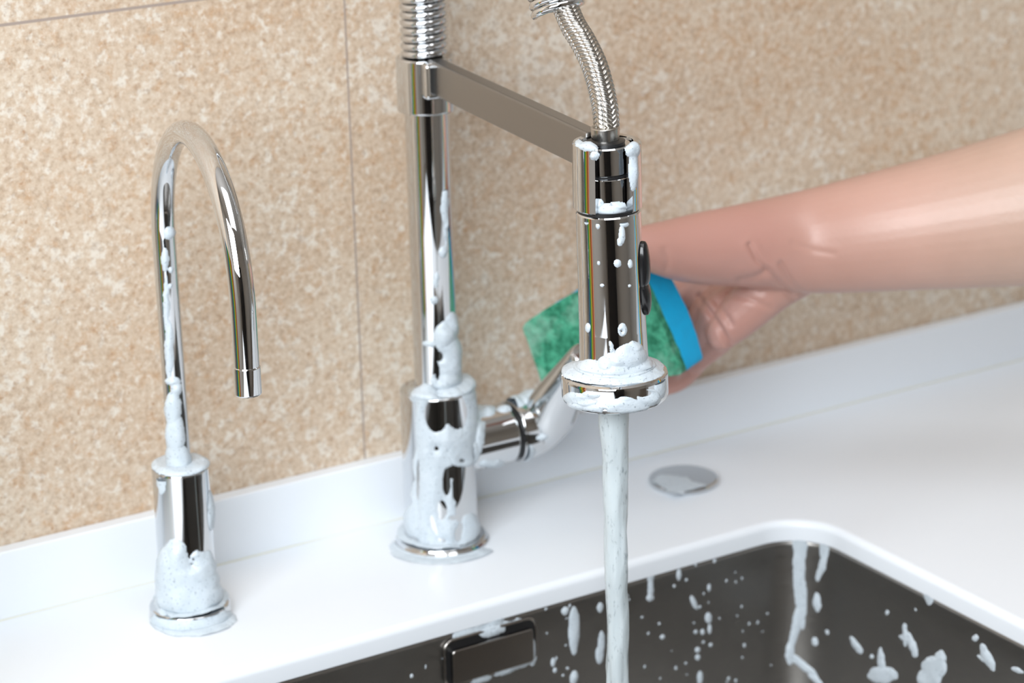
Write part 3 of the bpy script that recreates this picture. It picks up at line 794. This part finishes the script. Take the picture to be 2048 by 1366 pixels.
# --- thin film of suds on the drain button and the counter
def flat_grid(x0, x1, y0, y1, z, n, m_):
    X_, Y_ = np.meshgrid(np.linspace(x0, x1, n), np.linspace(y0, y1, m_), indexing='ij')
    P = np.stack([X_, Y_, np.full(X_.shape, z)], -1); Nn = np.zeros_like(P); Nn[..., 2] = 1
    return P, Nn
P, Nn = flat_grid(dc.x-.021, dc.x+.021, dc.y-.021, dc.y+.021, .0037, 110, 110)
foam_obj([foam_sheet(P, Nn, [(1345, 968, 44, 16), (1380, 975, 34, 14), (1330, 958, 20, 10), (1365, 985, 40, 8)], [(1350, 946, 24, 5)], .0006, .5, 3)], 'thin film of suds on the round chrome button')
P, Nn = rev_grid(lambda z: (0, 0), [(.0276, .0012), (.0285, .0003), (.036, .0003)], 200, .0006)
foam_obj([foam_sheet(P, Nn, [(880, 1112, 92, 16), (810, 1095, 30, 20), (960, 1105, 26, 10)], [(876, 1131, 16, 6)], .0010, 1.0, 3, closed_u=True)], 'thin ring of suds on the countertop around the tall faucet')

# ------------------------------------------------------------------ sponge
def from_cam(c): return Vector(ROT @ np.array(c))
T_ = from_cam((.505, -.305, .807)).normalized(); A_ = from_cam((.73, -.34, -.59)); A_ = (A_-T_*A_.dot(T_)).normalized(); B_ = T_.cross(A_).normalized()
if proj(np.array(B_)*.01+np.array((0, 0, 0.)))[1] < proj(np.zeros(3))[1]: B_ = -B_
SP0 = on_y(1043, 650, .022)
def on_plane(u, v):
    r = Vector(ray(u, v)); c = Vector(CAM); return c+r*((SP0-c).dot(T_)/r.dot(T_))
CN = [on_plane(1043, 650), on_plane(1280, 536), on_plane(1368, 750), on_plane(1086, 772)]
SL, SW = .092, .066
sponge = empty('sponge', tuple(SP0), 'wet green and blue kitchen sponge held in the hand behind the spray head', 'sponge')
def sponge_layer(t0, t1, rnd, seed, ns=60, nb=44, nt=8):
    """bent slab; s along the length, b down, t through"""
    def pt(s, q, t):
        # rounded outline
        top_ = CN[0].lerp(CN[1], s); bot_ = CN[3].lerp(CN[2], s)
        P_ = top_.lerp(bot_, q)-B_*(.0035*math.sin(PI*s)*(1-q))
        # the slab is bent away from the camera towards its upper right corner
        P_ = P_+T_*(t-.003*s*s*(1-q))+A_*(.003*s*math.sin(PI*q)*(t/.0265))
        return P_
    V = []; F = []; idx = {}
    def vid(i, j, k):
        key = (i, j, k)
        if key not in idx:
            s = i/ns; q = j/nb; t = t0+(t1-t0)*k/nt
            # round the corners a little
            P_ = pt(s, q, t)
            e = min(i, ns-i)/ns*SL; g_ = min(j, nb-j)/nb*SW
            if e < rnd and g_ < rnd:
                dx, dy = rnd-e, rnd-g_; dd = math.hypot(dx, dy)
                mx = max(dx, dy)
                if dd > 0:
                    k_ = mx/dd; ex, ey = dx*k_, dy*k_
                    P_ += A_*((dx-ex)*(1 if i < ns/2 else -1))+B_*((dy-ey)*(1 if j < nb/2 else -1))
            nn = noise.noise(P_*160+Vector((seed, 0, 0)))*.0004
            P_ += (A_*(1 if i == ns else -1 if i == 0 else 0)+B_*(1 if j == nb else -1 if j == 0 else 0)+T_*(1 if k == nt else -1 if k == 0 else 0))*nn
            idx[key] = len(V); V.append(P_)
        return idx[key]
    for i in range(ns):
        for j in range(nb):
            for k in (0, nt): F.append((vid(i, j, k), vid(i+1, j, k), vid(i+1, j+1, k), vid(i, j+1, k)))
        for k in range(nt):
            for j in (0, nb): F.append((vid(i, j, k), vid(i+1, j, k), vid(i+1, j, k+1), vid(i, j, k+1)))
    for j in range(nb):
        for k in range(nt):
            for i in (0, ns): F.append((vid(i, j, k), vid(i, j+1, k), vid(i, j+1, k+1), vid(i, j, k+1)))
    return V, F
V, F = sponge_layer(0, .0055, .004, 0); tag(link('scouring_pad', V, F, GREEN, sponge, sharp=.9), 'green scouring pad')
V, F = sponge_layer(.0055, .0265, .004, 5); tag(link('foam_block', V, F, BLUE, sponge, sharp=.9), 'bright blue foam')

# ------------------------------------------------------------------ arm and hand
def ell_tube(pts, n=40):
    """pts: (u px, v px, depth y, half-height px, half-depth m): closed tube with elliptical sections facing the camera"""
    C_ = []; A2 = []; B2 = []
    raw = [(on_y(u, v, y), hpx, hd) for u, v, y, hpx, hd in pts]
    cs = catmull([r[0] for r in raw], 8); hs = catmull([Vector((r[1], r[2], 0)) for r in raw], 8)
    for _ in range(70):
        cs = [cs[0]]+[(cs[i-1]+cs[i]*2+cs[i+1])/4 for i in range(1, len(cs)-1)]+[cs[-1]]
        hs = [hs[0]]+[(hs[i-1]+hs[i]*2+hs[i+1])/4 for i in range(1, len(hs)-1)]+[hs[-1]]
    V = []; F = []
    for i, (c, h) in enumerate(zip(cs, hs)):
        d = (cs[min(i+1, len(cs)-1)]-cs[max(i-1, 0)]).normalized()
        toc = (Vector(CAM)-c); dist = toc.length; toc.normalize()
        side = d.cross(toc).normalized(); dep = side.cross(d).normalized()
        a_ = h.x*dist/FPX; b_ = h.y
        for k in range(n):
            t = 2*PI*k/n; V.append(c+side*(a_*math.cos(t))+dep*(b_*math.sin(t)))
    m_ = len(cs)
    for i in range(m_-1):
        for k in range(n): F.append((i*n+k, i*n+(k+1) % n, (i+1)*n+(k+1) % n, (i+1)*n+k))
    F.append(tuple(range(n))[::-1]); F.append(tuple(range((m_-1)*n, m_*n)))
    return V, F
def capsule_chain(pts, n=20, sub=6):
    """pts (Vector, radius) tapered limb with round ends"""
    cs = catmull([p for p, r in pts], sub); rs_ = [x.x for x in catmull([Vector((r, 0, 0)) for p, r in pts], sub)]
    # round end caps
    d0 = (cs[0]-cs[1]).normalized(); d1 = (cs[-1]-cs[-2]).normalized()
    pre = [(cs[0]+d0*(rs_[0]*math.sin(t)), rs_[0]*max(.08, math.cos(t))) for t in np.linspace(PI/2*.97, .15, 6)]
    post = [(cs[-1]+d1*(rs_[-1]*math.sin(t)), rs_[-1]*max(.08, math.cos(t))) for t in np.linspace(.15, PI/2*.97, 6)]
    allp = pre+list(zip(cs, rs_))+post
    return tube_data([p for p, r in allp], [r for p, r in allp], n)
def PT(u, v, y, rpx):
    p = on_y(u, v, y); return (p, rpx*(Vector(CAM)-p).length/FPX)
parts = []
# forearm into the wrist and the heel of the hand
parts.append(ell_tube([(2330, 370, -.205, 175, .040), (2180, 392, -.175, 170, .039), (2048, 418, -.15, 153, .037), (1900, 443, -.125, 134, .034), (1750, 464, -.10, 118, .030), (1660, 480, -.078, 108, .0255), (1590, 486, -.068, 101, .0245), (1530, 489, -.064, 90, .0235), (1465, 492, -.063, 79, .0225), (1400, 498, -.062, 74, .0205), (1345, 500, -.062, 63, .0175), (1300, 494, -.062, 46, .014), (1262, 494, -.062, 38, .012), (1235, 500, -.062, 30, .009)]))
# thenar eminence and thumb
parts.append(capsule_chain([PT(1480, 494, -.056, 62), PT(1410, 502, -.060, 64), PT(1345, 502, -.062, 56), PT(1300, 491, -.062, 40), PT(1262, 494, -.062, 38), PT(1232, 500, -.062, 33)]))
# palm: little-finger edge, then the hollow
parts.append(capsule_chain([PT(1650, 515, -.066, 46), PT(1592, 540, -.064, 56), PT(1545, 572, -.061, 52), PT(1502, 610, -.056, 48), PT(1466, 645, -.050, 42), PT(1444, 668, -.046, 34)]))
parts.append(capsule_chain([PT(1570, 520, -.040, 56), PT(1500, 560, -.020, 50), PT(1440, 590, -.004, 42), PT(1400, 595, .004, 38)]))
# fingers wrapping behind the sponge: index, middle, ring, little
parts.append(capsule_chain([PT(1430, 574, .000, 36), PT(1385, 578, .008, 34), PT(1330, 610, .014, 28), PT(1280, 630, .018, 26)]))
parts.append(capsule_chain([PT(1450, 590, -.016, 28), PT(1412, 620, -.010, 28), PT(1378, 662, .000, 27), PT(1300, 690, .010, 27)]))
parts.append(capsule_chain([PT(1470, 590, -.036, 28), PT(1430, 618, -.036, 26), PT(1414, 660, -.032, 26), PT(1400, 708, -.022, 26), PT(1356, 756, -.014, 26), PT(1306, 772, -.010, 23)]))
parts.append(capsule_chain([PT(1462, 640, -.048, 34), PT(1448, 672, -.044, 28), PT(1424, 700, -.034, 22), PT(1388, 728, -.022, 20)]))
V, F = merge(*parts)
ref = bpy.data.meshes.new('hand_source'); ref.from_pydata([tuple(v) for v in V], [], F)
bm = bmesh.new(); bm.from_mesh(ref); bmesh.ops.recalc_face_normals(bm, faces=bm.faces); bm.to_mesh(ref); bm.free()
tmp = bpy.data.objects.new('hand_source', ref); COL.objects.link(tmp)
m = tmp.modifiers.new('remesh', 'REMESH'); m.mode = 'VOXEL'; m.voxel_size = .0010; m.use_smooth_shade = True
m = tmp.modifiers.new('smooth', 'SMOOTH'); m.iterations = 4; m.factor = .5
dg = bpy.context.evaluated_depsgraph_get(); me = bpy.data.meshes.new_from_object(tmp.evaluated_get(dg))
bpy.data.objects.remove(tmp)
me.name = 'person'; me.materials.clear(); me.materials.append(SKIN)
# skin folds: wrist creases, palm line, gaps between the fingers (u, v polyline, depth m, half-width px)
FOLDS = [([(1500, 490), (1515, 520), (1545, 552), (1592, 606)], .0015, 5), ([(1562, 528), (1580, 560), (1608, 594)], .0012, 5), ([(1585, 485), (1625, 500), (1668, 508)], .00035, 5),
         ([(1398, 594), (1428, 636), (1462, 694)], .0022, 5), ([(1420, 590), (1445, 620), (1462, 648)], .0012, 5), ([(1460, 590), (1500, 598), (1540, 616)], .0009, 5), ([(1480, 562), (1510, 556), (1530, 545)], .0016, 7), ([(1330, 500), (1336, 520), (1332, 540)], .0006, 6),
         ([(1640, 585), (1668, 588)], .0007, 5)]
nv_ = len(me.vertices); co = np.empty(nv_*3); me.vertices.foreach_get('co', co); co = co.reshape(-1, 3)
no = np.empty(nv_*3); me.vertices.foreach_get('normal', no); no = no.reshape(-1, 3)
uu, vv = proj(co); fac = np.clip(((CAM-co)*no).sum(1)/np.linalg.norm(CAM-co, axis=1), 0, 1)
for pl_, dpt, hwp in FOLDS:
    dmin = np.full(nv_, 1e9)
    for (ax, ay), (bx, by) in zip(pl_, pl_[1:]):
        tt = np.clip(((uu-ax)*(bx-ax)+(vv-ay)*(by-ay))/((bx-ax)**2+(by-ay)**2), 0, 1)
        dmin = np.minimum(dmin, np.hypot(uu-ax-tt*(bx-ax), vv-ay-tt*(by-ay)))
    co -= no*(dpt*fac*(np.exp(-(dmin/hwp)**2)-.30*np.exp(-((dmin-2.4*hwp)/(1.4*hwp))**2)))[:, None]
me.vertices.foreach_set('co', co.ravel()); me.update()
for p in me.polygons: p.use_smooth = True
ho = bpy.data.objects.new('person', me); COL.objects.link(ho)
tag(ho, 'bare forearm and hand of a person reaching in to hold the sponge', 'person')
